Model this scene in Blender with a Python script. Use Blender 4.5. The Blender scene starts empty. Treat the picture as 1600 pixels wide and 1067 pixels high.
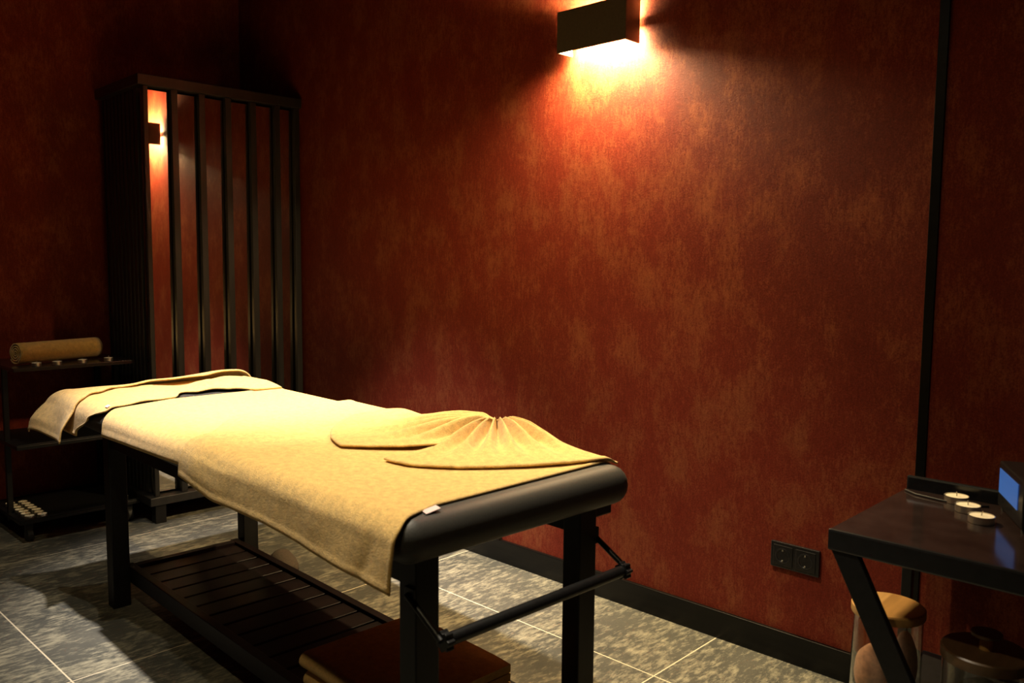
import bpy, bmesh, math, random
from mathutils import Vector, Matrix, noise

random.seed(7)
sc = bpy.context.scene
C = sc.collection

# ------------------------------------------------------------------ camera
YAW, PITCH, ROLL, FPX, CAMH = 0.80862047, 0.0919425, -0.00852478, 1308.92, 1.22
F = Vector((-math.cos(YAW)*math.cos(PITCH), math.sin(YAW)*math.cos(PITCH), -math.sin(PITCH)))
R = Vector((math.sin(YAW), math.cos(YAW), 0.0))
D = F.cross(R)
c_, s_ = math.cos(ROLL), math.sin(ROLL)
R2 = R*c_ + D*s_
D2 = R*(-s_) + D*c_
cam_d = bpy.data.cameras.new('camera')
cam = bpy.data.objects.new('camera', cam_d)
C.objects.link(cam)
cam_d.sensor_width = 36.0
cam_d.lens = 36.0*FPX/1600.0
cam_d.clip_start = 0.02
m = Matrix((( R2.x, -D2.x, -F.x, 0.0),
            ( R2.y, -D2.y, -F.y, 0.0),
            ( R2.z, -D2.z, -F.z, CAMH),
            (0, 0, 0, 1)))
cam.matrix_world = m
cam_d.dof.use_dof = True
cam_d.dof.focus_distance = 2.9
cam_d.dof.aperture_fstop = 4.5
sc.camera = cam

# ------------------------------------------------------------------ world, lights, exposure
w = bpy.data.worlds.new('world')
sc.world = w
w.use_nodes = True
w.node_tree.nodes['Background'].inputs[0].default_value = (0.02, 0.015, 0.012, 1)
w.node_tree.nodes['Background'].inputs[1].default_value = 0.2
sc.view_settings.view_transform = 'Standard'
sc.view_settings.look = 'None'
sc.view_settings.gamma = 1.0
sc.view_settings.use_curve_mapping = False
sc.view_settings.exposure = 0.0

def spot(name, loc, target, energy, color, angle, blend, radius):
    l = bpy.data.lights.new(name, 'SPOT')
    l.energy = energy; l.color = color; l.spot_size = math.radians(angle); l.spot_blend = blend
    l.shadow_soft_size = radius
    o = bpy.data.objects.new(name, l)
    o.location = loc
    o.rotation_euler = (Vector(target) - Vector(loc)).to_track_quat('-Z', 'Y').to_euler()
    C.objects.link(o)
    return o
# recessed ceiling spots: two over the bed, one in the middle of the room, one over the aisle beside the trolley
spot('ceiling_spot_head', (-2.75, 1.10, 2.77), (-2.72, 1.55, 0.7), 740, (1.0, 0.89, 0.84), 50, 1.0, 0.03)
spot('ceiling_spot_foot', (-1.65, 1.08, 2.77), (-1.62, 1.34, 0.7), 300, (1.0, 0.87, 0.66), 70, 1.0, 0.03)
spot('ceiling_spot_room', (-1.15, 0.15, 2.77), (-1.45, 0.75, 0.3), 42, (1.0, 0.80, 0.46), 125, 0.8, 0.04)
spot('ceiling_spot_aisle', (-3.62, 0.76, 2.77), (-3.20, 0.72, 0.0), 38, (1.0, 0.86, 0.64), 80, 1.0, 0.025)

# ------------------------------------------------------------------ materials
def mat(name):
    mt = bpy.data.materials.new(name); mt.use_nodes = True
    nt = mt.node_tree
    return mt, nt, nt.nodes['Principled BSDF']
def N(nt, typ, **kw):
    n = nt.nodes.new(typ)
    for k, v in kw.items():
        if k in n.inputs.keys() if hasattr(n.inputs, 'keys') else False: n.inputs[k].default_value = v
        else: setattr(n, k, v)
    return n
def L(nt, a, b): nt.links.new(a, b)
def coords(nt, scale=(1, 1, 1)):
    tc = nt.nodes.new('ShaderNodeTexCoord'); mp = nt.nodes.new('ShaderNodeMapping')
    mp.inputs['Scale'].default_value = scale
    L(nt, tc.outputs['Object'], mp.inputs['Vector'])
    return mp.outputs['Vector']
def noise_tex(nt, vec, scale, detail=4, rough=0.55):
    n = nt.nodes.new('ShaderNodeTexNoise')
    n.inputs['Scale'].default_value = scale; n.inputs['Detail'].default_value = detail
    n.inputs['Roughness'].default_value = rough
    L(nt, vec, n.inputs['Vector'])
    return n.outputs['Fac']
def ramp(nt, fac, stops):
    r = nt.nodes.new('ShaderNodeValToRGB')
    els = r.color_ramp.elements
    while len(els) < len(stops): els.new(0.5)
    for e, (p, c) in zip(els, stops):
        e.position = p; e.color = c if len(c) == 4 else (*c, 1)
    L(nt, fac, r.inputs['Fac'])
    return r.outputs['Color']
def mathn(nt, op, a, b):
    n = nt.nodes.new('ShaderNodeMath'); n.operation = op
    for i, v in enumerate((a, b)):
        if isinstance(v, (int, float)): n.inputs[i].default_value = v
        else: L(nt, v, n.inputs[i])
    return n.outputs[0]
def mix(nt, fac, a, b):
    n = nt.nodes.new('ShaderNodeMix'); n.data_type = 'RGBA'
    if isinstance(fac, (int, float)): n.inputs['Factor'].default_value = fac
    else: L(nt, fac, n.inputs['Factor'])
    for k, v in (('A', a), ('B', b)):
        s = [i for i in n.inputs if i.name == k and i.type == 'RGBA'][0]
        if isinstance(v, tuple): s.default_value = (*v, 1) if len(v) == 3 else v
        else: L(nt, v, s)
    return [o for o in n.outputs if o.type == 'RGBA'][0]
def bump(nt, bsdf, h, strength, dist):
    b = nt.nodes.new('ShaderNodeBump')
    b.inputs['Strength'].default_value = strength; b.inputs['Distance'].default_value = dist
    L(nt, h, b.inputs['Height']); L(nt, b.outputs['Normal'], bsdf.inputs['Normal'])

def m_wallpaper():
    mt, nt, b = mat('red_metallic_wallpaper')
    big = noise_tex(nt, coords(nt, (1, 1, 0.6)), 9.0, 7, 0.66)
    fine = noise_tex(nt, coords(nt, (1, 1, 0.28)), 100.0, 5, 0.75)
    flake = noise_tex(nt, coords(nt, (1, 1, 0.8)), 260.0, 4, 0.8)
    base = ramp(nt, big, [(0.28, (0.150, 0.0185, 0.0090)), (0.50, (0.175, 0.0245, 0.0112)), (0.74, (0.205, 0.036, 0.0150))])
    tone = ramp(nt, mathn(nt, 'ADD', mathn(nt, 'MULTIPLY', fine, 0.4), mathn(nt, 'MULTIPLY', flake, 0.6)), [(0.34, (0.58, 0.55, 0.52)), (0.66, (1.34, 1.40, 1.40))])
    mm = nt.nodes.new('ShaderNodeMix'); mm.data_type = 'RGBA'; mm.blend_type = 'MULTIPLY'; mm.inputs['Factor'].default_value = 1.0
    ab = [i for i in mm.inputs if i.type == 'RGBA']
    L(nt, base, ab[0]); L(nt, tone, ab[1])
    basec = [o for o in mm.outputs if o.type == 'RGBA'][0]
    mk = mathn(nt, 'ADD', mathn(nt, 'MULTIPLY', big, 0.75), mathn(nt, 'MULTIPLY', fine, 0.5))
    mk = mathn(nt, 'ADD', mk, mathn(nt, 'MULTIPLY', flake, 0.45))
    mask = ramp(nt, mk, [(0.84, (0, 0, 0)), (1.16, (1, 1, 1))])
    col = mix(nt, mathn(nt, 'MULTIPLY', mask, 0.29), basec, (0.40, 0.150, 0.058))
    L(nt, col, b.inputs['Base Color'])
    L(nt, mathn(nt, 'MULTIPLY', mask, 0.35), b.inputs['Metallic'])
    b.inputs['Roughness'].default_value = 0.55
    b.inputs['Specular IOR Level'].default_value = 0.12
    bump(nt, b, mathn(nt, 'ADD', mathn(nt, 'MULTIPLY', fine, 0.4), flake), 0.5, 0.002)
    return mt
def m_plain(name, col, rough=0.5, metal=0.0, spec=0.5, nscale=0, namp=0.2, bstr=0.0, bdist=0.001, stretch=(1, 1, 1)):
    mt, nt, b = mat(name)
    b.inputs['Roughness'].default_value = rough; b.inputs['Metallic'].default_value = metal
    b.inputs['Specular IOR Level'].default_value = spec
    n = noise_tex(nt, coords(nt, stretch), nscale or 30.0, 4, 0.6)
    lo = tuple(c*(1-namp) for c in col); hi = tuple(min(1, c*(1+namp)) for c in col)
    L(nt, ramp(nt, n, [(0.3, lo), (0.7, hi)]), b.inputs['Base Color'])
    if bstr: bump(nt, b, n, bstr, bdist)
    return mt
def m_towel(name, col):
    mt, nt, b = mat(name)
    v = coords(nt)
    f = noise_tex(nt, v, 420.0, 3, 0.7); g = noise_tex(nt, v, 60.0, 4, 0.65)
    h = mathn(nt, 'ADD', mathn(nt, 'MULTIPLY', f, 0.6), mathn(nt, 'MULTIPLY', g, 0.5))
    lo = tuple(c*0.60 for c in col); hi = tuple(min(1, c*1.14) for c in col)
    L(nt, ramp(nt, h, [(0.38, lo), (0.68, hi)]), b.inputs['Base Color'])
    b.inputs['Roughness'].default_value = 0.95
    b.inputs['Specular IOR Level'].default_value = 0.05
    b.inputs['Sheen Weight'].default_value = 0.25
    b.inputs['Sheen Roughness'].default_value = 0.6
    bump(nt, b, h, 0.8, 0.005)
    return mt
def m_tile():
    mt, nt, b = mat('slate_floor_tile')
    v = coords(nt, (2.6, 0.8, 1)); v2 = coords(nt)
    big = noise_tex(nt, v2, 2.2, 4, 0.6)
    st = noise_tex(nt, v, 22.0, 8, 0.72)
    patch = noise_tex(nt, coords(nt, (1.6, 0.9, 1)), 4.0, 5, 0.6)
    base = ramp(nt, big, [(0.3, (0.055, 0.058, 0.050)), (0.7, (0.12, 0.115, 0.092))])
    k = mathn(nt, 'ADD', mathn(nt, 'MULTIPLY', st, 0.8), mathn(nt, 'MULTIPLY', patch, 0.45))
    msk = ramp(nt, k, [(0.60, (0, 0, 0)), (0.76, (1, 1, 1))])
    col = mix(nt, mathn(nt, 'MULTIPLY', msk, 0.8), base, (0.38, 0.35, 0.245))
    L(nt, col, b.inputs['Base Color'])
    b.inputs['Roughness'].default_value = 0.42
    b.inputs['Specular IOR Level'].default_value = 0.4
    bump(nt, b, st, 0.5, 0.004)
    return mt
def m_emit(name, col, strength):
    mt, nt, b = mat(name)
    b.inputs['Base Color'].default_value = (*col, 1)
    b.inputs['Emission Color'].default_value = (*col, 1)
    b.inputs['Emission Strength'].default_value = strength
    n = noise_tex(nt, coords(nt), 8.0)
    L(nt, ramp(nt, n, [(0.2, tuple(c*0.92 for c in col)), (0.8, col)]), b.inputs['Emission Color'])
    return mt
def m_glass():
    mt, nt, b = mat('clear_glass')
    b.inputs['Base Color'].default_value = (0.95, 0.97, 0.95, 1)
    b.inputs['Transmission Weight'].default_value = 1.0
    b.inputs['Roughness'].default_value = 0.02
    b.inputs['IOR'].default_value = 1.45
    n = noise_tex(nt, coords(nt), 20.0)
    L(nt, ramp(nt, n, [(0.3, (0.02,)*3), (0.7, (0.035,)*3)]), b.inputs['Roughness'])
    return mt
def m_mirror():
    mt, nt, b = mat('mirror_glass')
    b.inputs['Metallic'].default_value = 1.0
    n = noise_tex(nt, coords(nt), 6.0)
    L(nt, ramp(nt, n, [(0.3, (0.66, 0.64, 0.60)), (0.7, (0.70, 0.68, 0.64))]), b.inputs['Base Color'])
    b.inputs['Roughness'].default_value = 0.015
    return mt

M = dict(
    wall=m_wallpaper(), tile=m_tile(), mirror=m_mirror(), glass=m_glass(),
    grout=m_plain('pale_grout', (0.62, 0.54, 0.38), 0.9, nscale=200, namp=0.15),
    ceil=m_plain('dark_ceiling_paint', (0.02, 0.018, 0.017), 0.9, nscale=40, namp=0.1),
    skirting=m_plain('black_wood_skirting', (0.0035, 0.0032, 0.0026), 0.34, spec=0.25, nscale=60, namp=0.5, bstr=0.15, stretch=(0.08, 1, 1)),
    black=m_plain('black_painted_metal', (0.006, 0.006, 0.006), 0.45, spec=0.35, nscale=90, namp=0.3),
    wood=m_plain('black_stained_wood', (0.006, 0.0056, 0.005), 0.5, spec=0.3, nscale=70, namp=0.4, bstr=0.12, stretch=(1, 1, 0.06)),
    cab=m_plain('charcoal_cabinet_frame', (0.016, 0.0145, 0.012), 0.38, nscale=70, namp=0.3, bstr=0.1, stretch=(1, 1, 0.06)),
    slat=m_plain('dark_wine_stained_slat', (0.006, 0.0030, 0.0028), 0.5, spec=0.16, nscale=50, namp=0.4, bstr=0.1, stretch=(1, 0.06, 1)),
    leather=m_plain('black_leatherette', (0.030, 0.028, 0.023), 0.55, spec=0.5, nscale=260, namp=0.2, bstr=0.18, bdist=0.0015),
    towel=m_towel('mustard_terry_towel', (0.76, 0.49, 0.150)),
    towel2=m_towel('shaded_brown_terry_towel', (0.56, 0.32, 0.07)),  # darker copy of the mustard towel, under-bed shade put into its colour
    tag=m_plain('pale_pink_fabric_tag', (0.75, 0.55, 0.52), 0.8, nscale=120, namp=0.08),
    lampm=m_plain('dark_bronze_lamp_metal', (0.075, 0.060, 0.038), 0.5, nscale=120, namp=0.15),
    socket=m_plain('glossy_black_plastic', (0.010, 0.010, 0.011), 0.25, nscale=50, namp=0.2),
    steel=m_plain('brushed_steel', (0.55, 0.53, 0.5), 0.3, metal=1.0, nscale=90, namp=0.1),
    alum=m_plain('tealight_aluminium', (0.72, 0.68, 0.60), 0.35, metal=1.0, nscale=90, namp=0.1),
    wax=m_plain('cream_wax', (0.93, 0.86, 0.66), 0.6, nscale=50, namp=0.05),
    wick=m_plain('cotton_wick', (0.35, 0.30, 0.22), 0.9, nscale=100),
    lacquer=m_plain('glossy_dark_brown_top', (0.022, 0.014, 0.013), 0.12, nscale=14, namp=0.3),
    lid=m_plain('bamboo_lid', (0.42, 0.23, 0.07), 0.45, nscale=40, namp=0.25, stretch=(1, 0.12, 1)),
    darklid=m_plain('dark_wood_lid', (0.10, 0.055, 0.025), 0.4, nscale=40, namp=0.25, stretch=(1, 0.12, 1)),
    peach=m_plain('peach_sponge', (0.72, 0.36, 0.20), 0.9, nscale=70, namp=0.2, bstr=0.4, bdist=0.003),
    pink=m_plain('pale_pink_cloth', (0.66, 0.45, 0.36), 0.9, nscale=90, namp=0.15, bstr=0.3),
    olive=m_plain('dried_olive_herb', (0.22, 0.19, 0.07), 0.9, nscale=90, namp=0.4, bstr=0.5, bdist=0.004),
    felt=m_plain('brown_felt', (0.075, 0.055, 0.036), 0.95, nscale=180, namp=0.2, bstr=0.2),
    white=m_plain('added_white_liner', (0.8, 0.78, 0.72), 0.6, nscale=60, namp=0.03),  # for the liner added inside the sconce to brighten it
    rubber=m_plain('black_rubber', (0.015, 0.015, 0.015), 0.6, nscale=60),
    screen=m_emit('blue_lcd_screen', (0.022, 0.10, 0.42), 0.42),
    bulb=m_emit('warm_led_lens', (1.0, 0.66, 0.32), 60.0),
)

# ------------------------------------------------------------------ mesh helpers
def finish(name, bm, m_, parent=None, smooth=False, bevel=0.0, seg=2):
    me = bpy.data.meshes.new(name)
    bmesh.ops.recalc_face_normals(bm, faces=bm.faces)
    bm.to_mesh(me); bm.free()
    if m_ is not None: me.materials.append(M[m_])
    if smooth:
        for p in me.polygons: p.use_smooth = True
    o = bpy.data.objects.new(name, me)
    C.objects.link(o)
    if parent: o.parent = parent
    if bevel:
        b = o.modifiers.new('bevel', 'BEVEL'); b.width = bevel; b.segments = seg; b.limit_method = 'ANGLE'
    return o
def bbox(bm, x0, x1, y0, y1, z0, z1):
    v = [bm.verts.new(p) for p in ((x0,y0,z0),(x1,y0,z0),(x1,y1,z0),(x0,y1,z0),(x0,y0,z1),(x1,y0,z1),(x1,y1,z1),(x0,y1,z1))]
    for f in ((0,3,2,1),(4,5,6,7),(0,1,5,4),(1,2,6,5),(2,3,7,6),(3,0,4,7)): bm.faces.new([v[i] for i in f])
    return bm
def box(name, x0, x1, y0, y1, z0, z1, m_, parent=None, bevel=0.002):
    return finish(name, bbox(bmesh.new(), x0, x1, y0, y1, z0, z1), m_, parent, bevel=bevel)
def btube(bm, pts, r, n=12, cap=True):
    pts = [Vector(p) for p in pts]; rings = []
    for i, p in enumerate(pts):
        t = (pts[min(i+1, len(pts)-1)] - pts[max(i-1, 0)]).normalized()
        u = t.orthogonal().normalized() if i == 0 else (rings[-1][1] - t*rings[-1][1].dot(t)).normalized()
        v = t.cross(u)
        rr = r[i] if isinstance(r, (list, tuple)) else r
        rings.append(([bm.verts.new(p + (u*math.cos(k*2*math.pi/n) + v*math.sin(k*2*math.pi/n))*rr) for k in range(n)], u))
    for (a, _), (b, _) in zip(rings, rings[1:]):
        for k in range(n): bm.faces.new((a[k], a[(k+1) % n], b[(k+1) % n], b[k]))
    if cap:
        bm.faces.new(rings[0][0][::-1]); bm.faces.new(rings[-1][0])
    return bm
def tube(name, pts, r, m_, parent=None, n=12):
    o = finish(name, btube(bmesh.new(), pts, r, n), m_, parent, smooth=True)
    es = o.modifiers.new('es', 'EDGE_SPLIT'); es.split_angle = math.radians(50)
    return o
def blathe(bm, prof, n=24, c=(0, 0, 0)):
    rings = []
    for r, z in prof:
        if r < 1e-6: rings.append([bm.verts.new((c[0], c[1], c[2]+z))])
        else: rings.append([bm.verts.new((c[0]+r*math.cos(k*2*math.pi/n), c[1]+r*math.sin(k*2*math.pi/n), c[2]+z)) for k in range(n)])
    for a, b in zip(rings, rings[1:]):
        for k in range(n):
            q = (k+1) % n
            if len(a) == 1 and len(b) == 1: continue
            if len(a) == 1: bm.faces.new((a[0], b[q], b[k]))
            elif len(b) == 1: bm.faces.new((a[k], a[q], b[0]))
            else: bm.faces.new((a[k], a[q], b[q], b[k]))
    return bm
def lathe(name, prof, m_, parent=None, n=24, c=(0, 0, 0), split=40):
    o = finish(name, blathe(bmesh.new(), prof, n, c), m_, parent, smooth=True)
    es = o.modifiers.new('es', 'EDGE_SPLIT'); es.split_angle = math.radians(split)
    return o
def slab(name, x0, x1, y0, y1, z0, z1, r, rc, m_, parent=None, nseg=6, ncor=8):
    """cushion: rounded plan corners (rc) and a rolled edge (r)"""
    bm = bmesh.new(); rings = []
    prof = []
    for i in range(nseg+1):
        t = -math.pi/2 + math.pi*i/nseg
        prof.append((r*(1-math.cos(t)), (z0+z1)/2 + math.sin(t)*(z1-z0)/2))
    for ins, z in prof:
        ring = []
        for cx, cy, a0 in ((x1-rc, y1-rc, 0), (x0+rc, y1-rc, 90), (x0+rc, y0+rc, 180), (x1-rc, y0+rc, 270)):
            for k in range(ncor+1):
                t = math.radians(a0 + 90*k/ncor)
                ring.append(bm.verts.new((cx+(rc-ins)*math.cos(t), cy+(rc-ins)*math.sin(t), z)))
        rings.append(ring)
    n = len(rings[0])
    for a, b in zip(rings, rings[1:]):
        for k in range(n): bm.faces.new((a[k], a[(k+1) % n], b[(k+1) % n], b[k]))
    bm.faces.new(rings[0][::-1]); bm.faces.new(rings[-1])
    return finish(name, bm, m_, parent, smooth=True)
def grid(name, nu, nv, fn, m_, parent=None, thick=0.005, offset=-1.0):
    """cloth sheet: fn(u,v) in 0..1 gives a point"""
    bm = bmesh.new()
    vs = [[bm.verts.new(fn(i/nu, j/nv)) for j in range(nv+1)] for i in range(nu+1)]
    for i in range(nu):
        for j in range(nv): bm.faces.new((vs[i][j], vs[i+1][j], vs[i+1][j+1], vs[i][j+1]))
    me = bpy.data.meshes.new(name); bm.to_mesh(me); bm.free()
    me.materials.append(M[m_])
    for p in me.polygons: p.use_smooth = True
    o = bpy.data.objects.new(name, me); C.objects.link(o)
    if parent: o.parent = parent
    s = o.modifiers.new('thick', 'SOLIDIFY'); s.thickness = thick; s.offset = offset
    return o
def thing(name, label, cat, loc=(0, 0, 0), rotz=0.0, group=None):
    o = bpy.data.objects.new(name, None); C.objects.link(o)
    o.empty_display_size = 0.1
    o.location = loc; o.rotation_euler = (0, 0, rotz)
    o['label'] = label; o['category'] = cat
    if group: o['group'] = group
    return o
def tag(o, label, cat, group=None):
    o['label'] = label; o['category'] = cat
    if group: o['group'] = group
    return o
def struct(o, label=None):
    o['kind'] = 'structure'
    if label: o['label'] = label
    return o
def copy_tree(o, parent=None):
    c = o.copy(); C.objects.link(c); c.parent = parent
    for ch in list(o.children): copy_tree(ch, c)
    return c
def fbm(x, y, z=0.0, s=1.0): return noise.noise(Vector((x*s, y*s, z)))

# ------------------------------------------------------------------ the room
WX0, WX1, WY0, WY1, WZ = -4.42, 1.60, -1.70, 2.41, 2.80
struct(box('wall_back', WX0-0.1, WX1+0.1, WY1, WY1+0.1, 0, WZ, 'wall', bevel=0), 'long wall in red metallic wallpaper with the sconce')
struct(box('wall_left', WX0-0.1, WX0, WY0, WY1, 0, WZ, 'wall', bevel=0), 'dark red wallpapered wall behind the trolley')
struct(box('wall_right', WX1, WX1+0.1, WY0, WY1, 0, WZ, 'wall', bevel=0), 'red wallpapered wall')
struct(box('wall_front', WX0-0.1, WX1+0.1, WY0-0.1, WY0, 0, WZ, 'wall', bevel=0), 'red wallpapered wall')
struct(box('ceiling', WX0-0.1, WX1+0.1, WY0-0.1, WY1+0.1, WZ, WZ+0.1, 'ceil', bevel=0), 'dark painted ceiling')
fl = struct(box('floor', WX0-0.1, WX1+0.1, WY0-0.1, WY1+0.1, -0.1, -0.0006, 'grout', bevel=0), 'slate tile floor with pale grout lines')
def cuts(lo, hi, line, p):
    k = line
    while k > lo: k -= p
    out = [lo]
    k += p
    while k < hi-0.01:
        if k > lo+0.01: out.append(k)
        k += p
    return out + [hi]
xs = cuts(WX0, WX1, -2.535, 1.19); ys = cuts(WY0, WY1, 0.812, 1.222)
for i in range(len(xs)-1):
    for j in range(len(ys)-1):
        g = 0.0024
        box('tile', xs[i]+g, xs[i+1]-g, ys[j]+g, ys[j+1]-g, -0.012, 0.0, 'tile', fl, bevel=0.0006)
def skirting(name, x0, x1, y0, y1, label):
    struct(box(name, x0, x1, y0, y1, 0.0, 0.092, 'skirting', bevel=0.003), label)
skirting('baseboard_back', WX0+0.016, WX1, WY1-0.016, WY1, 'black skirting board under the red wall')
skirting('baseboard_left', WX0, WX0+0.016, WY0, WY1, 'black skirting board behind the trolley')
struct(box('trim_1', -0.758, -0.733, WY1-0.007, WY1, 0.092, WZ, 'skirting', bevel=0.001), 'black vertical strip dividing the red wallpaper')

# ------------------------------------------------------------------ wall sconce (up and down light)
SX, SY, SZ = -1.855, 2.41, 2.038
sc_l = thing('wall_sconce', 'dark bronze box wall lamp shining up and down on the red wall', 'wall lamp', (SX, SY, SZ))
box('front_plate', -0.15, 0.15, -0.092, -0.087, -0.071, 0.071, 'lampm', sc_l, 0.0008)
for sx in (-1, 1):
    box('side_plate', min(sx*0.15, sx*0.145), max(sx*0.15, sx*0.145), -0.087, -0.012, -0.071, 0.071, 'lampm', sc_l, 0.0006)
for sx in (-1, 1):
    box('added_liner', min(sx*0.145, sx*0.143), max(sx*0.145, sx*0.143), -0.086, -0.013, -0.069, 0.069, 'white', sc_l, 0)  # white liner added inside the side plates to boost the glow
box('added_liner', -0.143, 0.143, -0.087, -0.085, -0.069, 0.069, 'white', sc_l, 0)  # same added liner behind the front plate
box('wall_bracket', -0.09, 0.09, -0.012, 0.0, -0.03, 0.03, 'lampm', sc_l, 0.001)
box('light_divider', -0.145, 0.145, -0.087, -0.014, -0.004, 0.004, 'lampm', sc_l, 0)
for sz in (-1, 1):
    lb = finish('led_lens', bbox(bmesh.new(), -0.05, 0.05, -0.046, -0.020, min(sz*0.006, sz*0.010), max(sz*0.006, sz*0.010)), 'bulb', sc_l, bevel=0.001)
    pl = bpy.data.lights.new('sconce_light', 'AREA'); pl.shape = 'RECTANGLE'; pl.size = 0.22; pl.size_y = 0.03
    pl.energy = 66.0; pl.color = (1.0, 0.73, 0.37)
    po = bpy.data.objects.new('sconce_light', pl); C.objects.link(po); po.parent = sc_l
    po.location = (0, -0.041, sz*0.012)
    po.rotation_euler = (0 if sz < 0 else math.pi, 0, 0)

# ------------------------------------------------------------------ mirrored cabinet in the corner
cab = thing('mirror_cabinet', 'tall black corner cabinet with vertical bars before a mirror', 'cabinet', (-3.790, 2.403, 0.0), math.radians(-1.6))
# local: x back from the front (negative), y from the wall (negative)
yl, yr = -0.815, 0.0
DEP = 0.54
box('top_plate', -DEP, 0.0, yl, yr, 2.000, 2.047, 'cab', cab, 0.003)
box('base_plate', -DEP, 0.0, yl, yr, 0.088, 0.127, 'cab', cab, 0.003)
mir = box('mirror', -0.004, 0.004, yl+0.03, yr-0.012, -0.925, 0.925, 'mirror', cab, 0)
mir.location = (-0.056, 0, 1.0635); mir.rotation_euler = (0, math.radians(0.46), 0)
mir['label'] = 'tall mirror pane behind the bars'
for i, yb in enumerate((-0.775, -0.645, -0.515, -0.385, -0.256, -0.127, -0.018)):
    wd = 0.021 if i == 0 else 0.030
    box('bar', -0.042, -0.018, yb-wd/2, yb+wd/2, 0.127, 2.000, 'cab', cab, 0.002)
box('back_panel', -DEP+0.01, -DEP+0.02, yl+0.03, yr-0.012, 0.127, 2.0, 'wood', cab, 0)
box('side_panel', -DEP+0.02, -0.09, yl+0.050, yl+0.062, 0.127, 2.0, 'wood', cab, 0)
k = 0
x = -0.10
while x > -DEP+0.03:
    box('side_slat', x-0.032, x, yl+0.030, yl+0.050, 0.127, 2.0, 'cab', cab, 0.002)
    x -= 0.047
for fx in (-0.06, -DEP+0.02):
    for fy in (yl+0.025, yr-0.085):
        box('foot', fx, fx+0.05, fy, fy+0.05, 0.0, 0.088, 'wood', cab, 0.002)

# ------------------------------------------------------------------ massage bed
TH = math.radians(2.2)
BED = (-1.24, 1.03, 0.0)
bed = thing('massage_bed', 'black leatherette massage bed on square wooden legs with slatted shelf', 'massage bed', BED, -TH)
A0, A1, B0, B1, ZT, RR = -2.06, 0.045, -0.062, 0.645, 0.730, 0.045
slab('cushion', A0, A1, B0, B1, 0.637, ZT, 0.042, 0.050, 'leather', bed, 10, 8)
LEG = [(-0.055, 0.0, 0.0, 0.06), (-0.055, 0.0, 0.49, 0.55), (-1.785, -1.73, 0.0, 0.06), (-1.785, -1.73, 0.49, 0.55)]
for a0, a1, b0, b1 in LEG: box('leg', a0, a1, b0, b1, 0.0, 0.637, 'wood', bed, 0.003)
for b0 in (0.012, 0.508): box('side_rail', -1.73, -0.055, b0, b0+0.03, 0.572, 0.637, 'wood', bed, 0.002)
box('end_rail', -1.775, -1.745, 0.06, 0.49, 0.585, 0.637, 'wood', bed, 0.002)
box('base_board', -1.73, -0.056, 0.045, 0.505, 0.626, 0.637, 'wood', bed, 0.001)
box('head_support', -2.02, -1.785, 0.10, 0.13, 0.60, 0.637, 'wood', bed, 0.002)
box('head_support', -2.02, -1.785, 0.42, 0.45, 0.60, 0.637, 'wood', bed, 0.002)
# slatted shelf between the legs
for b0 in (0.062, 0.460): box('shelf_rail', -1.785, 0.0, b0, b0+0.028, 0.080, 0.135, 'slat', bed, 0.002)
for a0 in (-1.775, -0.043): box('shelf_end_rail', a0, a0+0.030, 0.09, 0.46, 0.080, 0.135, 'slat', bed, 0.002)
a = -1.740; slat_me = None
while a < -0.13:
    if slat_me is None:
        so = box('slat', 0, 0.083, 0.09, 0.46, 0.108, 0.124, 'slat', bed, 0.0015); slat_me = so.data
    else:
        so = bpy.data.objects.new('slat', slat_me); C.objects.link(so); so.parent = bed
        bv = so.modifiers.new('bevel', 'BEVEL'); bv.width = 0.0015; bv.segments = 1
    so.location = (a, 0, 0)
    a += 0.095
# control box under the wall side and rubber feet
box('adjuster_box', -0.14, -0.02, 0.56, 0.632, 0.600, 0.640, 'black', bed, 0.004)
# paper roll bar at the foot end
def strut(b):
    o = tube('bracket', [(-0.02, b, 0.565), (0.088, b, 0.505)], 0.007, 'black', bed, 8)
    return o
strut(-0.007); strut(0.557)
box('bracket_plate', -0.03, 0.0, -0.006, 0.0, 0.550, 0.580, 'black', bed, 0.001)
box('bracket_plate', -0.03, 0.0, 0.550, 0.560, 0.545, 0.585, 'black', bed, 0.001)
tube('roll_bar', [(0.088, 0.012, 0.503), (0.088, 0.540, 0.503)], 0.0135, 'black', bed, 16)
def star_knob(b0, b1):
    bm = bmesh.new(); n = 28; rings = []
    for b in (b0, b1):
        rings.append([bm.verts.new((0.088+math.cos(t)*(0.021 if k % 4 < 2 else 0.0165), b, 0.503+math.sin(t)*(0.021 if k % 4 < 2 else 0.0165))) for k, t in ((k, k*2*math.pi/n) for k in range(n))])
    for k in range(n): bm.faces.new((rings[0][k], rings[0][(k+1) % n], rings[1][(k+1) % n], rings[1][k]))
    bm.faces.new(rings[0]); bm.faces.new(rings[1][::-1])
    finish('knob', bm, 'black', bed, bevel=0.001)
star_knob(0.538, 0.556); star_knob(-0.006, 0.012)
lathe('stud', [(0, 0), (0.004, 0), (0.004, 0.004), (0, 0.004)], 'steel', bed, 8, c=(0.01, 0.22, 0.632))

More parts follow.
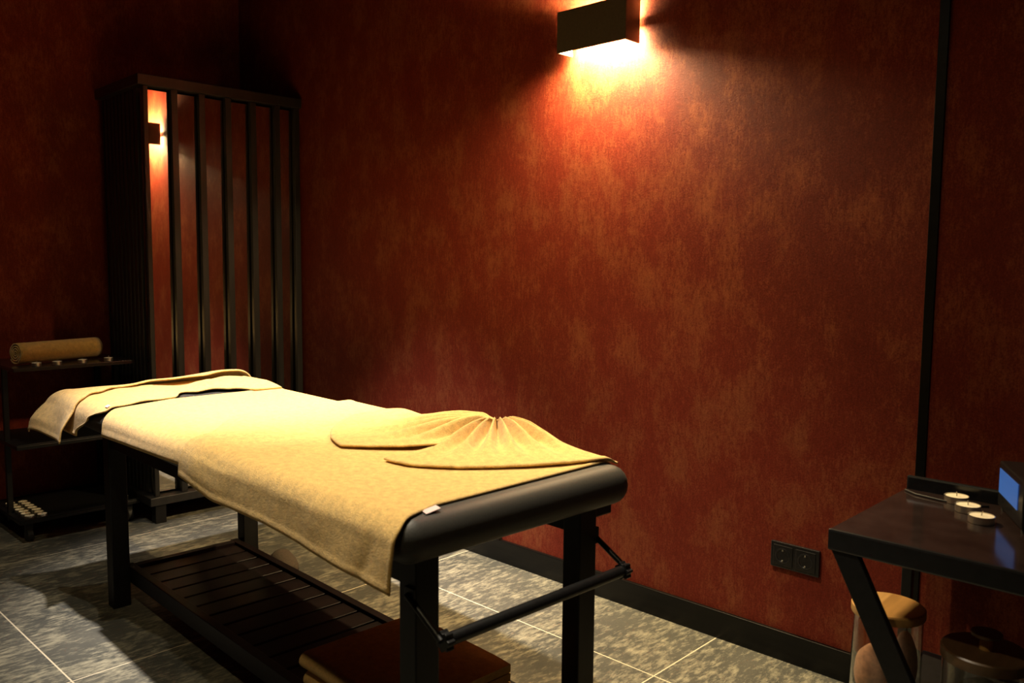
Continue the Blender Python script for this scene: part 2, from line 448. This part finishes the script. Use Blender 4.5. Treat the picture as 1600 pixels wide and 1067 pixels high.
# ------------------------------------------------------------------ towels draped on the bed
def arc(s, r):
    """run s of cloth past the edge: (outward, drop)"""
    if s <= 0: return s, 0.0
    f = s/r
    if f < math.pi/2: return r*math.sin(f), r*(1-math.cos(f))
    return r, r + (s - r*math.pi/2)
def drape(a, b, lift, flare=0.0):
    """flat cloth point (a, b) laid over the cushion -> local position; edges hang"""
    r = RR + lift
    bo = bd = ao = ad = 0.0
    A, Bc = a, b
    sb0 = (B0+RR) - b; sb1 = b - (B1-RR); sa0 = (A0+RR) - a; sa1 = a - (A1-RR)
    if sb0 > 0: o, bd = arc(sb0, r); Bc = (B0+RR) - o - flare*max(0, bd-0.05)
    elif sb1 > 0: o, bd = arc(sb1, r); Bc = (B1-RR) + o + flare*max(0, bd-0.05)
    if sa0 > 0: o, ad = arc(sa0, r); A = (A0+RR) - o - flare*max(0, ad-0.05)
    elif sa1 > 0: o, ad = arc(sa1, r); A = (A1-RR) + o
    drop = max(ad, bd) + 0.25*min(ad, bd)
    return Vector((A, Bc, ZT + lift - drop)), max(ad, bd)
def hem(u, v, wu, wv):
    e = min(u*wu, (1-u)*wu, v*wv, (1-v)*wv)
    return 0.0022 if 0.004 < e < 0.012 else 0.0
def hang(drop): return RR*math.pi/2 + (drop-RR)

def lerp_tab(x, tab):
    if x <= tab[0][0]: return tab[0][1]
    for (x0, y0), (x1, y1) in zip(tab, tab[1:]):
        if x <= x1:
            t = (x-x0)/(x1-x0); t = t*t*(3-2*t)
            return y0 + (y1-y0)*t
    return tab[-1][1]
def towel_sheet(name, label, a0f, a1f, dn, df, lift, wr, nu, nv, seed):
    """a0f(b), a1f(b): head and foot edges; dn/df: hang on the near and wall side"""
    bmin = lambda u: B0 + RR - hang(dn(u)); bmax = B1 - RR + hang(df)
    def fn(u, v):
        b = bmin(u) + (bmax - bmin(u))*v
        a_0, a_1 = a0f(b), a1f(b)
        a = a_0 + (a_1-a_0)*u
        p, d = drape(a, b, lift(a), 0.12)
        n = fbm(a*3.1+seed, b*4.3)*0.6 + fbm(a*9+seed, b*7)*0.25
        amp = wr*(1.0 + (4.0*min(1, d/0.08) if d > 0.02 else 0))
        h = hem(u, v, a_1-a_0, bmax-bmin(u))
        if d > 0.03: p.y += (-1 if b < 0.3 else 1)*(abs(n)*amp*0.9 + fbm(a*14+seed, 3.3)*0.57*wr + h)
        else: p.z += max(0.0, n)*amp + h
        return p
    o = grid(name, nu, nv, fn, 'towel', None, 0.0045, -1.0)
    o.location = BED; o.rotation_euler = (0, 0, -TH)
    tag(o, label, 'towel', None)
    return o
ta = towel_sheet('bed_towel', 'mustard terry towel spread beneath the others at the head of the bed',
    lambda b: -1.57 - 0.085*max(0, min(1, (b+0.05)/0.24)), lambda b: -0.885, lambda u: 0.088 - 0.018*u, 0.060, lambda a: 0.0060, 0.0008, 120, 80, 3.1)
def b_edge(b):
    t = max(0.0, min(1.0, (b+0.03)/0.26)); t = t*t*(3-2*t)
    return -0.935 - 0.235*t
tb = towel_sheet('bed_towel', 'large mustard terry towel hanging over the bed edge with a pink tag',
    b_edge, lambda b: -0.012 - 0.02*b + 0.036*max(0, min(1, (0.06-b)/0.12)), lambda u: 0.112 + 0.028*u + 0.004*math.sin(u*9), 0.030, lambda a: lerp_tab(a, [(-0.88, 0.0170), (-0.74, 0.0058)]), 0.0035, 150, 110, 8.4)
tg = box('tag', -0.008, 0.008, -0.018, 0.018, -0.0008, 0.0008, 'tag', tb, 0.0003)
tg.location = (0.006, 0.034, 0.7350); tg.rotation_euler = (math.radians(8), math.radians(12), 0)
tg['label'] = 'pale pink sewn tag'

# towel over the head end: flaps over the near corner
HEAD_EDGE = [(-0.14, -1.815), (-0.05, -1.83), (0.02, -1.90), (0.11, -1.975), (0.24, -2.000), (0.33, -1.925), (0.43, -1.945), (0.53, -1.985), (0.66, -1.97)]
def head_fn(u, v):
    # u: from the head hang to the front edge, v: near hang to wall hang
    bmn = B0 + RR - hang(0.165); bmx = B1 - RR + hang(0.07)
    b = bmn + (bmx-bmn)*v
    amn = A0 + RR - hang(0.135)
    edge = lerp_tab(b, HEAD_EDGE)
    a = amn + (edge-amn)*u
    p, d = drape(a, b, 0.0215, 0.18)
    sa = max(0, (A0+RR)-a); sb = max(0, (B0+RR)-b)
    if sa > 0 and sb > 0:
        k = min(sa, sb)
        p.x -= 0.34*k; p.y -= 0.10*k; p.z += 0.10*k
    top = 1.0 if d < 0.03 else 0.4
    p.z += 0.024*math.exp(-((b-0.56)/0.20)**2)*top
    # bridge over the face opening: the front edge lifts
    p.z += 0.014*math.exp(-((u-1.0)/0.22)**2)*math.exp(-((b-0.33)/0.10)**2)
    p.z += 0.003*fbm(a*8, b*8, 1.0)
    if sb > 0 and d > 0.05:
        k = min(1, (d-0.05)/0.06)
        p.y += 0.014*math.sin(a*19+0.6)*k - 0.020*k
        p.z += 0.010*math.sin(a*15+2.0)*k
    h = hem(u, v, edge-amn, bmx-bmn)
    if d > 0.03: p.y -= h if sb > sa else 0; p.x -= h if sa >= sb else 0
    else: p.z += h
    return p
th = grid('head_towel', 90, 120, head_fn, 'towel', None, 0.005, -1.0)
th.location = BED; th.rotation_euler = (0, 0, -TH)
tag(th, 'mustard towel draped over the head end of the bed with a drooping corner', 'towel')

def face_fn(u, v):
    bmn = B0 + RR - hang(0.130); bmx = B1 - RR + 0.010
    b = bmn + (bmx-bmn)*v
    a_head = -2.010
    front = lerp_tab(b, [(-0.16, -1.80), (-0.10, -1.69), (-0.05, -1.585), (0.0, -1.60), (0.12, -1.645), (0.20, -1.655), (0.285, -1.765), (0.32, -1.735), (0.39, -1.745), (0.44, -1.710), (0.51, -1.635), (0.70, -1.63)])
    a = a_head + (front-a_head)*u
    p, d = drape(a, b, 0.0118, 0.10)
    ridge = 0.020*math.exp(-(((b-0.50)/0.15)**2)) + 0.011*math.exp(-(((b-0.10)/0.12)**2))
    ridge *= min(1.0, max(0.0, (1-u)/0.30))**0.7
    dent = math.exp(-(((a+1.90)/0.09)**2 + ((b-0.31)/0.07)**2))
    # pleats running from the face opening towards the wall side
    pl = 0.0
    if b > 0.30:
        q = (a+1.93)/0.030 + (b-0.34)*9.0
        pl = 0.017*(0.5+0.5*math.sin(q*2.2))*math.exp(-((b-0.385)/0.055)**2)*math.sin(math.pi*min(1, max(0, u*0.98+0.01)))**0.6
    vis = max(0.0, min(1.0, (a - lerp_tab(b, HEAD_EDGE) - 0.004)/0.05)); vis = vis*vis*(3-2*vis)   # lies flat under the head towel
    if d < 0.03: p.z += ((ridge + 0.0025*fbm(a*12, b*9, 4.0))*(1-0.9*dent) + pl - 0.004*dent)*vis
    h = hem(u, v, front-a_head, bmx-bmn)
    if d > 0.03: p.y -= h
    else: p.z += h
    return p
tf = grid('face_towel', 70, 150, face_fn, 'towel', None, 0.0045, -1.0)
tf.location = BED; tf.rotation_euler = (0, 0, -TH)
tag(tf, 'mustard towel gathered around the face opening with a small pink tag', 'towel')
tg2 = box('tag', -0.012, 0.012, -0.006, 0.006, -0.001, 0.001, 'tag', tf, 0.0004)
tg2.location = (-1.610, -0.036, 0.7425); tg2.rotation_euler = (math.radians(28), 0, math.radians(0))
tg2['label'] = 'pale pink sewn tag'

# towel folded into a double fan near the foot end
def fan(nm, parent, pts, pa, pb, zb, pleats, ph, hpk, nr=44, nt=150):
    pol = []
    for a, b in pts:
        pol.append((math.atan2(b-pb, a-pa), math.hypot(a-pa, b-pb)))
    for i in range(1, len(pol)):
        t, r = pol[i]
        while t - pol[i-1][0] < -math.pi: t += 2*math.pi
        while t - pol[i-1][0] > math.pi: t -= 2*math.pi
        pol[i] = (t, r)
    def rad(t):
        for (t0, r0), (t1, r1) in zip(pol, pol[1:]):
            if min(t0, t1)-1e-9 <= t <= max(t0, t1)+1e-9:
                k = (t-t0)/(t1-t0) if abs(t1-t0) > 1e-9 else 0
                return r0 + (r1-r0)*k
        return pol[-1][1]
    T0, T1 = pol[0][0], pol[-1][0]
    def fn(u, v):
        t = T0 + (T1-T0)*v
        rr = rad(t); r = 0.012 + (rr-0.012)*u
        q = r/rr
        edge = min(1.0, min(v, 1-v)/0.05)
        cone = hpk*math.exp(-(r/0.115)**1.25)*(0.35+0.65*edge)
        pleat = (0.5+0.5*math.cos(pleats*2*math.pi*v+ph+0.7*math.sin(5*v)))
        am = 0.036*min(1, r/0.05)*math.exp(-((q-0.30)/0.33)**2) + 0.0025*(1-q)
        z = zb + cone + am*pleat*(0.4+0.6*edge) + 0.004*math.sin(math.pi*min(1, q*1.02))
        z += 0.0018 if 0.955 < q < 0.985 else 0.0
        a = pa + r*math.cos(t); b = pb + r*math.sin(t)
        if b > B1-RR:
            z -= min(0.018, ((b-(B1-RR))**2)/0.12)
        z += 0.0012*fbm(a*30, b*30, 2.0) + lerp_tab(a, [(-0.90, 0.0114), (-0.70, 0.0)])
        return Vector((a, b, z))
    return grid(nm, nr, nt, fn, 'towel', parent, 0.0045, -1.0)
ft = thing('fan_towel', 'mustard towel folded into a double fan on top of the bed', 'towel', BED, -TH)
PA, PB = -0.385, 0.575
fan('fan_lobe', ft, [(-0.40, 0.40), (-0.50, 0.26), (-0.576, 0.198), (-0.66, 0.225), (-0.738, 0.268), (-0.82, 0.35), (-0.885, 0.45), (-0.90, 0.56), (-0.86, 0.625), (-0.6, 0.638)], PA, PB, ZT+0.0125, 6.0, 0.4, 0.045)
fan('fan_lobe', ft, [(-0.385, 0.198), (-0.30, 0.205), (-0.227, 0.25), (-0.165, 0.31), (-0.115, 0.38), (-0.075, 0.45), (-0.045, 0.53), (-0.018, 0.61), (-0.02, 0.655), (-0.20, 0.655)], PA, PB, ZT+0.0145, 7.0, 2.2, 0.047)

# ------------------------------------------------------------------ folded towels on the shelf
def folded(name, label, a0, a1, b0, b1, z0, h, m_, group=None):
    bm = bmesh.new(); n = 16; prof = []
    # rounded fold on the near side, open layers on the far side
    for i in range(n+1):
        t = math.pi/2 + math.pi*i/n
        prof.append((b0 + h/2 + math.cos(t)*h/2, z0 + h/2 + math.sin(t)*h/2))
    prof = [(b1, z0+h)] + prof + [(b1, z0)]
    mid = [(b1, z0+h*0.54), (b0+h, z0+h*0.52), (b0+h, z0+h*0.48), (b1, z0+h*0.46)]
    poly = prof + mid[::-1]
    na = 14; rings = []
    for k in range(na+1):
        a = a0 + (a1-a0)*k/na
        ee = min(k, na-k)/1.5
        sh = 1.0 if ee >= 1 else 0.93+0.07*ee
        rings.append([bm.verts.new((a, b + 0.002*fbm(a*9, b*9, z*9), z0 + (z-z0)*sh + 0.0015*fbm(a*7, b*7+3, 1.0))) for b, z in poly])
    m_n = len(poly)
    for r0, r1 in zip(rings, rings[1:]):
        for k in range(m_n): bm.faces.new((r0[k], r0[(k+1) % m_n], r1[(k+1) % m_n], r1[k]))
    bm.faces.new(rings[0]); bm.faces.new(rings[-1][::-1])
    o = finish(name, bm, m_, None, smooth=True)
    es = o.modifiers.new('es', 'EDGE_SPLIT'); es.split_angle = math.radians(60)
    o.location = BED; o.rotation_euler = (0, 0, -TH)
    return tag(o, label, 'towel', group)
folded('folded_towel', 'folded mustard terry towel in shade-darkened brown at the bottom of the stack on the bed shelf', -0.56, -0.16, 0.070, 0.420, 0.1365, 0.046, 'towel2')
folded('folded_towel', 'folded mustard terry towel in shade-darkened brown on top of the stack on the bed shelf', -0.57, -0.16, 0.064, 0.420, 0.1835, 0.046, 'towel2')

# brown slipper on the floor behind the shelf
def slipper():
    sl = thing('slipper', 'small brown rounded slipper on the floor behind the bed shelf', 'slipper', (-2.93, 1.74, 0.0), math.radians(-14))
    bm = bmesh.new(); n = 20
    def outline(k, z, s): 
        t = k*2*math.pi/n
        x = math.cos(t)*0.125*s; y = math.sin(t)*(0.045 - 0.006*math.cos(t))*s
        return (x, y, z)
    rings = [[bm.verts.new(outline(k, z, s)) for k in range(n)] for z, s in ((0, 0.96), (0.004, 1.0), (0.012, 1.0), (0.015, 0.97))]
    for a, b in zip(rings, rings[1:]):
        for k in range(n): bm.faces.new((a[k], a[(k+1) % n], b[(k+1) % n], b[k]))
    bm.faces.new(rings[0][::-1]); bm.faces.new(rings[-1])
    finish('sole', bm, 'felt', sl, smooth=True)
    bm = bmesh.new(); nu, nv = 12, 12
    vs = []
    for i in range(nu+1):
        x = -0.02 + 0.142*i/nu
        wd = 0.046*math.sqrt(max(0.0, 1-(max(0, x-0.02)/0.106)**2.4)) + 0.002
        hh = 0.050*math.sqrt(max(0.0, 1-(max(0, x+0.02)/0.150)**2)) + 0.004
        vs.append([bm.verts.new((x, -wd*math.cos(math.pi*j/nv), 0.012 + hh*math.sin(math.pi*j/nv)**0.8)) for j in range(nv+1)])
    for i in range(nu):
        for j in range(nv): bm.faces.new((vs[i][j], vs[i+1][j], vs[i+1][j+1], vs[i][j+1]))
    o = finish('upper', bm, 'felt', sl, smooth=True)
    s = o.modifiers.new('thick', 'SOLIDIFY'); s.thickness = 0.004
slipper()

# ------------------------------------------------------------------ tealights
def make_tealight(label, group):
    t = thing('tealight', label, 'candle', (0, 0, 0), 0, group)
    lathe('cup', [(0, 0), (0.0185, 0), (0.0195, 0.001), (0.0195, 0.0145), (0.0203, 0.015), (0.0190, 0.0152), (0.0188, 0.003), (0, 0.003)], 'alum', t, 20)
    lathe('wax', [(0, 0.003), (0.0187, 0.003), (0.0187, 0.0136), (0.010, 0.0140), (0, 0.0142)], 'wax', t, 20)
    tube('wick', [(0, 0, 0.0139), (0.0005, 0, 0.020), (0.0018, 0.0005, 0.0235)], 0.0008, 'wick', t, 6)
    return t
tl0 = [None]
def tealight(x, y, z, label, group, sc_=1.0):
    if tl0[0] is None:
        t = make_tealight(label, group); tl0[0] = t
    else:
        t = copy_tree(tl0[0]); t['label'] = label; t['group'] = group
    t.scale = (sc_, sc_, 1.15 if sc_ > 1 else 1); t.location = (x, y, z); t.rotation_euler = (0, 0, random.uniform(0, 6.28))

# ------------------------------------------------------------------ black trolley by the left wall
CX0, CX1, CY0, CY1 = -4.395, -3.945, 1.085, 1.592
cart = thing('trolley', 'black three-shelf metal trolley on castors against the left wall', 'trolley', (CX0, CY0, 0))
cw, cd = CX1-CX0, CY1-CY0
for nm, z in (('top_shelf', 0.762), ('middle_shelf', 0.425), ('bottom_shelf', 0.098)):
    s = box(nm, 0, cw, 0, cd, z-0.016, z, 'lacquer' if z > 0.5 else 'black', cart, 0.002)
    if z < 0.7:
        box('shelf_lip', cw-0.004, cw, 0.0, cd, z, z+0.006, 'black', s, 0.001)
for px in (0.004, cw-0.20):
    for py in (0.004, cd-0.026):
        box('post', px, px+0.022, py, py+0.022, 0.065, 0.746, 'black', cart, 0.002)
for px in (0.04, cw-0.03):
    for py in (0.04, cd-0.04):
        cst = box('castor', px-0.012, px+0.012, py-0.014, py+0.014, 0.045, 0.082, 'black', cart, 0.002)
        bm = bmesh.new(); btube(bm, [(px, py-0.013, 0.029), (px, py-0.010, 0.029), (px, py+0.010, 0.029), (px, py+0.013, 0.029)], [0.025, 0.029, 0.029, 0.025], 20)
        finish('wheel', bm, 'rubber', cst, smooth=False, bevel=0.001)
for y, x, lb_ in ((1.187, -3.985, 'fourth tealight from the mirror cabinet on the black trolley top'), (1.270, -3.985, 'third tealight from the mirror cabinet on the black trolley top'),
                  (1.375, -3.985, 'second tealight from the mirror cabinet on the black trolley top'), (1.488, -3.985, 'tealight next to the mirror cabinet on the black trolley top')):
    tealight(x, y, 0.762, lb_, 'tealights on the trolley top')
ORD = ['first', 'second', 'third', 'fourth', 'fifth', 'sixth', 'seventh']
for i in range(7):
    tealight(-3.977-0.0445*i + random.uniform(-.002, .002), 1.131 + random.uniform(-.002, .002), 0.098, ORD[i]+' tealight from the shelf front, outer row of the bottom-shelf tealight block', 'tealight block on the bottom shelf')
    tealight(-3.968-0.0445*i + random.uniform(-.002, .002), 1.180 + random.uniform(-.002, .002), 0.098, ORD[i]+' tealight from the shelf front, inner row of the bottom-shelf tealight block', 'tealight block on the bottom shelf')
for x, y, lb_ in ((-4.005, 1.543, 'front tealight of the pair beside the cabinet on the trolley bottom shelf'), (-4.055, 1.530, 'rear tealight of the pair beside the cabinet on the trolley bottom shelf')):
    tealight(x, y, 0.098, lb_, 'tealight pair on the bottom shelf')

# rolled towel on the trolley
def rolled_towel():
    t = thing('rolled_towel', 'brown towel rolled into a tube on the black trolley', 'towel', (-4.125, 1.318, 0.7625), math.radians(14))
    bm = bmesh.new(); turns = 4.2; n = 150; W = 0.192; pts = []
    r_out = 0.052
    for i in range(n+1):
        k = i/n; ang = -k*turns*2*math.pi - 1.2
        r = 0.006 + (r_out-0.006)*k
        pts.append((r*math.cos(ang), r_out + r*math.sin(ang)*0.97))
    nw = 12; vs = []
    for x, z in pts:
        vs.append([bm.verts.new((x, -W + 2*W*j/nw + 0.004*fbm(x*30, j*0.7, z*30), z + 0.0006*fbm(j*0.9, x*20))) for j in range(nw+1)])
    for i in range(n):
        for j in range(nw): bm.faces.new((vs[i][j], vs[i+1][j], vs[i+1][j+1], vs[i][j+1]))
    o = finish('roll', bm, 'towel2', t, smooth=True)
    s = o.modifiers.new('thick', 'SOLIDIFY'); s.thickness = 0.007; s.offset = -1
    bm = bmesh.new(); btube(bm, [(0, -W*0.86, r_out), (0, W*0.86, r_out)], 0.036, 24)
    finish('core', bm, 'towel2', t, smooth=False)
rolled_towel()

# ------------------------------------------------------------------ double socket
sk = thing('wall_socket', 'black double power socket low on the red wall', 'socket', (-1.090, WY1, 0.332))
box('frame', -0.077, 0.077, -0.011, 0, -0.040, 0.040, 'socket', sk, 0.0015)
for cx in (-0.0365, 0.0355):
    ins = box('insert', cx-0.031, cx+0.031, -0.0135, -0.011, -0.031, 0.031, 'socket', sk, 0.001)
    bm = bmesh.new(); n = 24; rings = []
    for r, y in ((0.0235, -0.0137), (0.0205, -0.0155), (0.019, -0.0137), (0.0185, -0.0130), (0.0001, -0.0130)):
        rings.append([bm.verts.new((cx+r*math.cos(k*2*math.pi/n), y, r*math.sin(k*2*math.pi/n))) for k in range(n)])
    for p, q in zip(rings, rings[1:]):
        for k in range(n): bm.faces.new((p[k], p[(k+1) % n], q[(k+1) % n], q[k]))
    finish('socket_ring', bm, 'socket', ins, smooth=True)
    for sz in (-1, 1):
        box('earth_clip', cx-0.002, cx+0.002, -0.0165, -0.0130, sz*0.016-0.0025, sz*0.016+0.0025, 'steel', ins, 0.0005)

# ------------------------------------------------------------------ trolley table by the right of the red wall
TX0, TX1, TY0, TY1, TZ = -0.742, -0.16, 1.795, 2.300, 0.640
tab = thing('side_table', 'black metal side table with slanted legs and glossy brown top', 'side table', (TX0, TY0, 0))
tw, td = TX1-TX0, TY1-TY0
box('tabletop', 0.0, tw, 0.012, td-0.012, TZ-0.018, TZ, 'lacquer', tab, 0.001)
box('front_rail', 0, tw, 0.0, 0.012, TZ-0.045, TZ+0.004, 'socket', tab, 0.005)
box('back_rail', 0, tw, td-0.012, td, TZ-0.045, TZ+0.036, 'socket', tab, 0.005)
for sx in (0, 1):
    x0 = 0 if sx == 0 else tw-0.012
    box('end_rail', x0, x0+0.012, 0.012, td-0.012, TZ-0.045, TZ-0.018, 'black', tab, 0.001)
def slant(y0, y1, flip):
    bm = bmesh.new()
    f = (lambda x: x) if not flip else (lambda x: tw-x)
    # leg slants inward to a waist and back out to the floor
    zs = [(TZ-0.04, 0.006), (0.30, 0.160), (0.0, 0.020)]
    rings = []
    for z, x in zs:
        rings.append([bm.verts.new((f(xx), yy, z)) for xx, yy in ((x, y0), (x+0.058, y0), (x+0.058, y1), (x, y1))])
    for a, b in zip(rings, rings[1:]):
        for k in range(4): bm.faces.new((a[k], a[(k+1) % 4], b[(k+1) % 4], b[k]))
    bm.faces.new(rings[0]); bm.faces.new(rings[-1][::-1])
    finish('leg', bm, 'black', tab, bevel=0.002)
for fl_ in (False, True):
    slant(0.004, 0.024, fl_)
box('back_post', 0.004, 0.030, td-0.024, td-0.004, 0.0, TZ-0.045, 'black', tab, 0.002)
box('back_post', tw-0.030, tw-0.004, td-0.024, td-0.004, 0.0, TZ-0.045, 'black', tab, 0.002)
LZ = 0.215
box('lower_shelf', 0.030, tw-0.030, 0.026, td-0.004, LZ-0.014, LZ, 'black', tab, 0.002)
for x, y, lb_ in ((-0.606, 2.240, 'large cream tealight by the raised back rail of the side table'), (-0.562, 2.172, 'middle one of three large cream tealights on the side table'), (-0.514, 2.100, 'large cream tealight farthest from the back rail of the side table')):
    tealight(x, y, TZ, lb_, 'tealights on the side table', 1.4)

# device with the blue screen
ang = math.atan2(-0.90, 0.435)
dv = thing('desk_clock', 'black box device with a glowing blue screen on the side table', 'clock', (-0.478, 2.165, TZ), ang)
# local x runs along the screen (far to near), local y is to its left -> away from the viewer; screen faces -y side
box('body', -0.092, 0.125, 0.000, 0.082, 0.012, 0.120, 'socket', dv, 0.004)
for fx in (-0.078, 0.10):
    for fy in (0.014, 0.068): lathe('foot', [(0, 0), (0.008, 0), (0.009, 0.012), (0, 0.012)], 'rubber', dv, 12, c=(fx, fy, 0))
scr = box('screen', -0.080, 0.085, -0.0015, 0.0, 0.046, 0.104, 'screen', dv, 0.0005)
scr['label'] = 'glowing blue display'
bm = bmesh.new(); btube(bm, [(0.125, 0.030, 0.085), (0.137, 0.030, 0.085)], 0.008, 16)
finish('knob', bm, 'steel', dv, bevel=0.001)
# thin cable along the back of the table
bm = bmesh.new()
cpts = [(-0.735, 2.262, TZ+0.003), (-0.70, 2.235, TZ+0.003), (-0.64, 2.222, TZ+0.003), (-0.575, 2.215, TZ+0.003), (-0.535, 2.245, TZ+0.003)]
btube(bm, cpts, 0.0025, 8)
cb = finish('cable', bm, 'rubber', None, smooth=True)
tag(cb, 'thin black cable lying along the back of the side table', 'cable')

# glass jars on the lower shelf
def jar(loc, r, h, lidm, label, lid_h=0.022, knob=False):
    j = thing('glass_jar', label, 'jar', loc)
    t = 0.003
    lathe('glass_body', [(0, 0), (r-0.004, 0), (r, 0.004), (r, h), (r-t, h), (r-t, 0.008), (r-t-0.003, 0.006), (0, 0.006)], 'glass', j, 40)
    ld = lathe('lid', [(0, h), (r-0.005, h), (r-0.005, h+0.001), (r+0.003, h+0.001), (r+0.004, h+0.004), (r+0.004, h+lid_h-0.003), (r+0.001, h+lid_h), (0, h+lid_h)], lidm, j, 40)
    if knob:
        lathe('lid_knob', [(0, 0), (0.013, 0), (0.012, 0.022), (0.015, 0.030), (0, 0.030)], 'lid', ld, 20, c=(0, 0, h+lid_h))
        lathe('knob_cap', [(0, 0.030), (0.030, 0.030), (0.031, 0.033), (0.030, 0.037), (0, 0.037)], 'darklid', ld, 24, c=(0, 0, h+lid_h))
    return j
JX, JY = -0.662, 1.965
jar((JX, JY, LZ), 0.076, 0.205, 'lid', 'glass jar with a bamboo lid on the lower shelf of the side table')
J2X, J2Y = -0.450, 1.935
jar((J2X, J2Y, LZ), 0.082, 0.175, 'darklid', 'glass jar with a dark knobbed lid on the lower shelf', 0.026, True)
def blob(name, label, cat, loc, rx, ry, rz, m_, group=None, seed=0.0):
    bm = bmesh.new()
    bmesh.ops.create_icosphere(bm, subdivisions=3, radius=1.0)
    for v in bm.verts:
        n = v.co.normalized()
        k = 1.0 + 0.10*noise.noise(n*1.6 + Vector((seed, 0, 0))) + 0.03*noise.noise(n*5 + Vector((0, seed, 0)))
        v.co = Vector((n.x*rx*k, n.y*ry*k, n.z*rz*k))
    zmin = min(v.co.z for v in bm.verts)
    for v in bm.verts: v.co.z -= zmin
    o = finish(name, bm, m_, None, smooth=True); o.location = loc
    return tag(o, label, cat, group)
blob('bath_sponge', 'peach round sponge at the bottom of the bamboo-lidded jar', 'sponge', (JX-0.026, JY-0.020, LZ+0.007), 0.037, 0.036, 0.060, 'peach', None, 1.0)
blob('bath_sponge', 'pale pink sponge standing in the bamboo-lidded jar', 'sponge', (JX+0.036, JY+0.012, LZ+0.007), 0.028, 0.036, 0.078, 'pink', None, 4.0)
blob('herb_bundle', 'olive dried bundle inside the dark-lidded jar', 'herbs', (J2X, J2Y, LZ+0.007), 0.060, 0.060, 0.062, 'olive', None, 7.0)
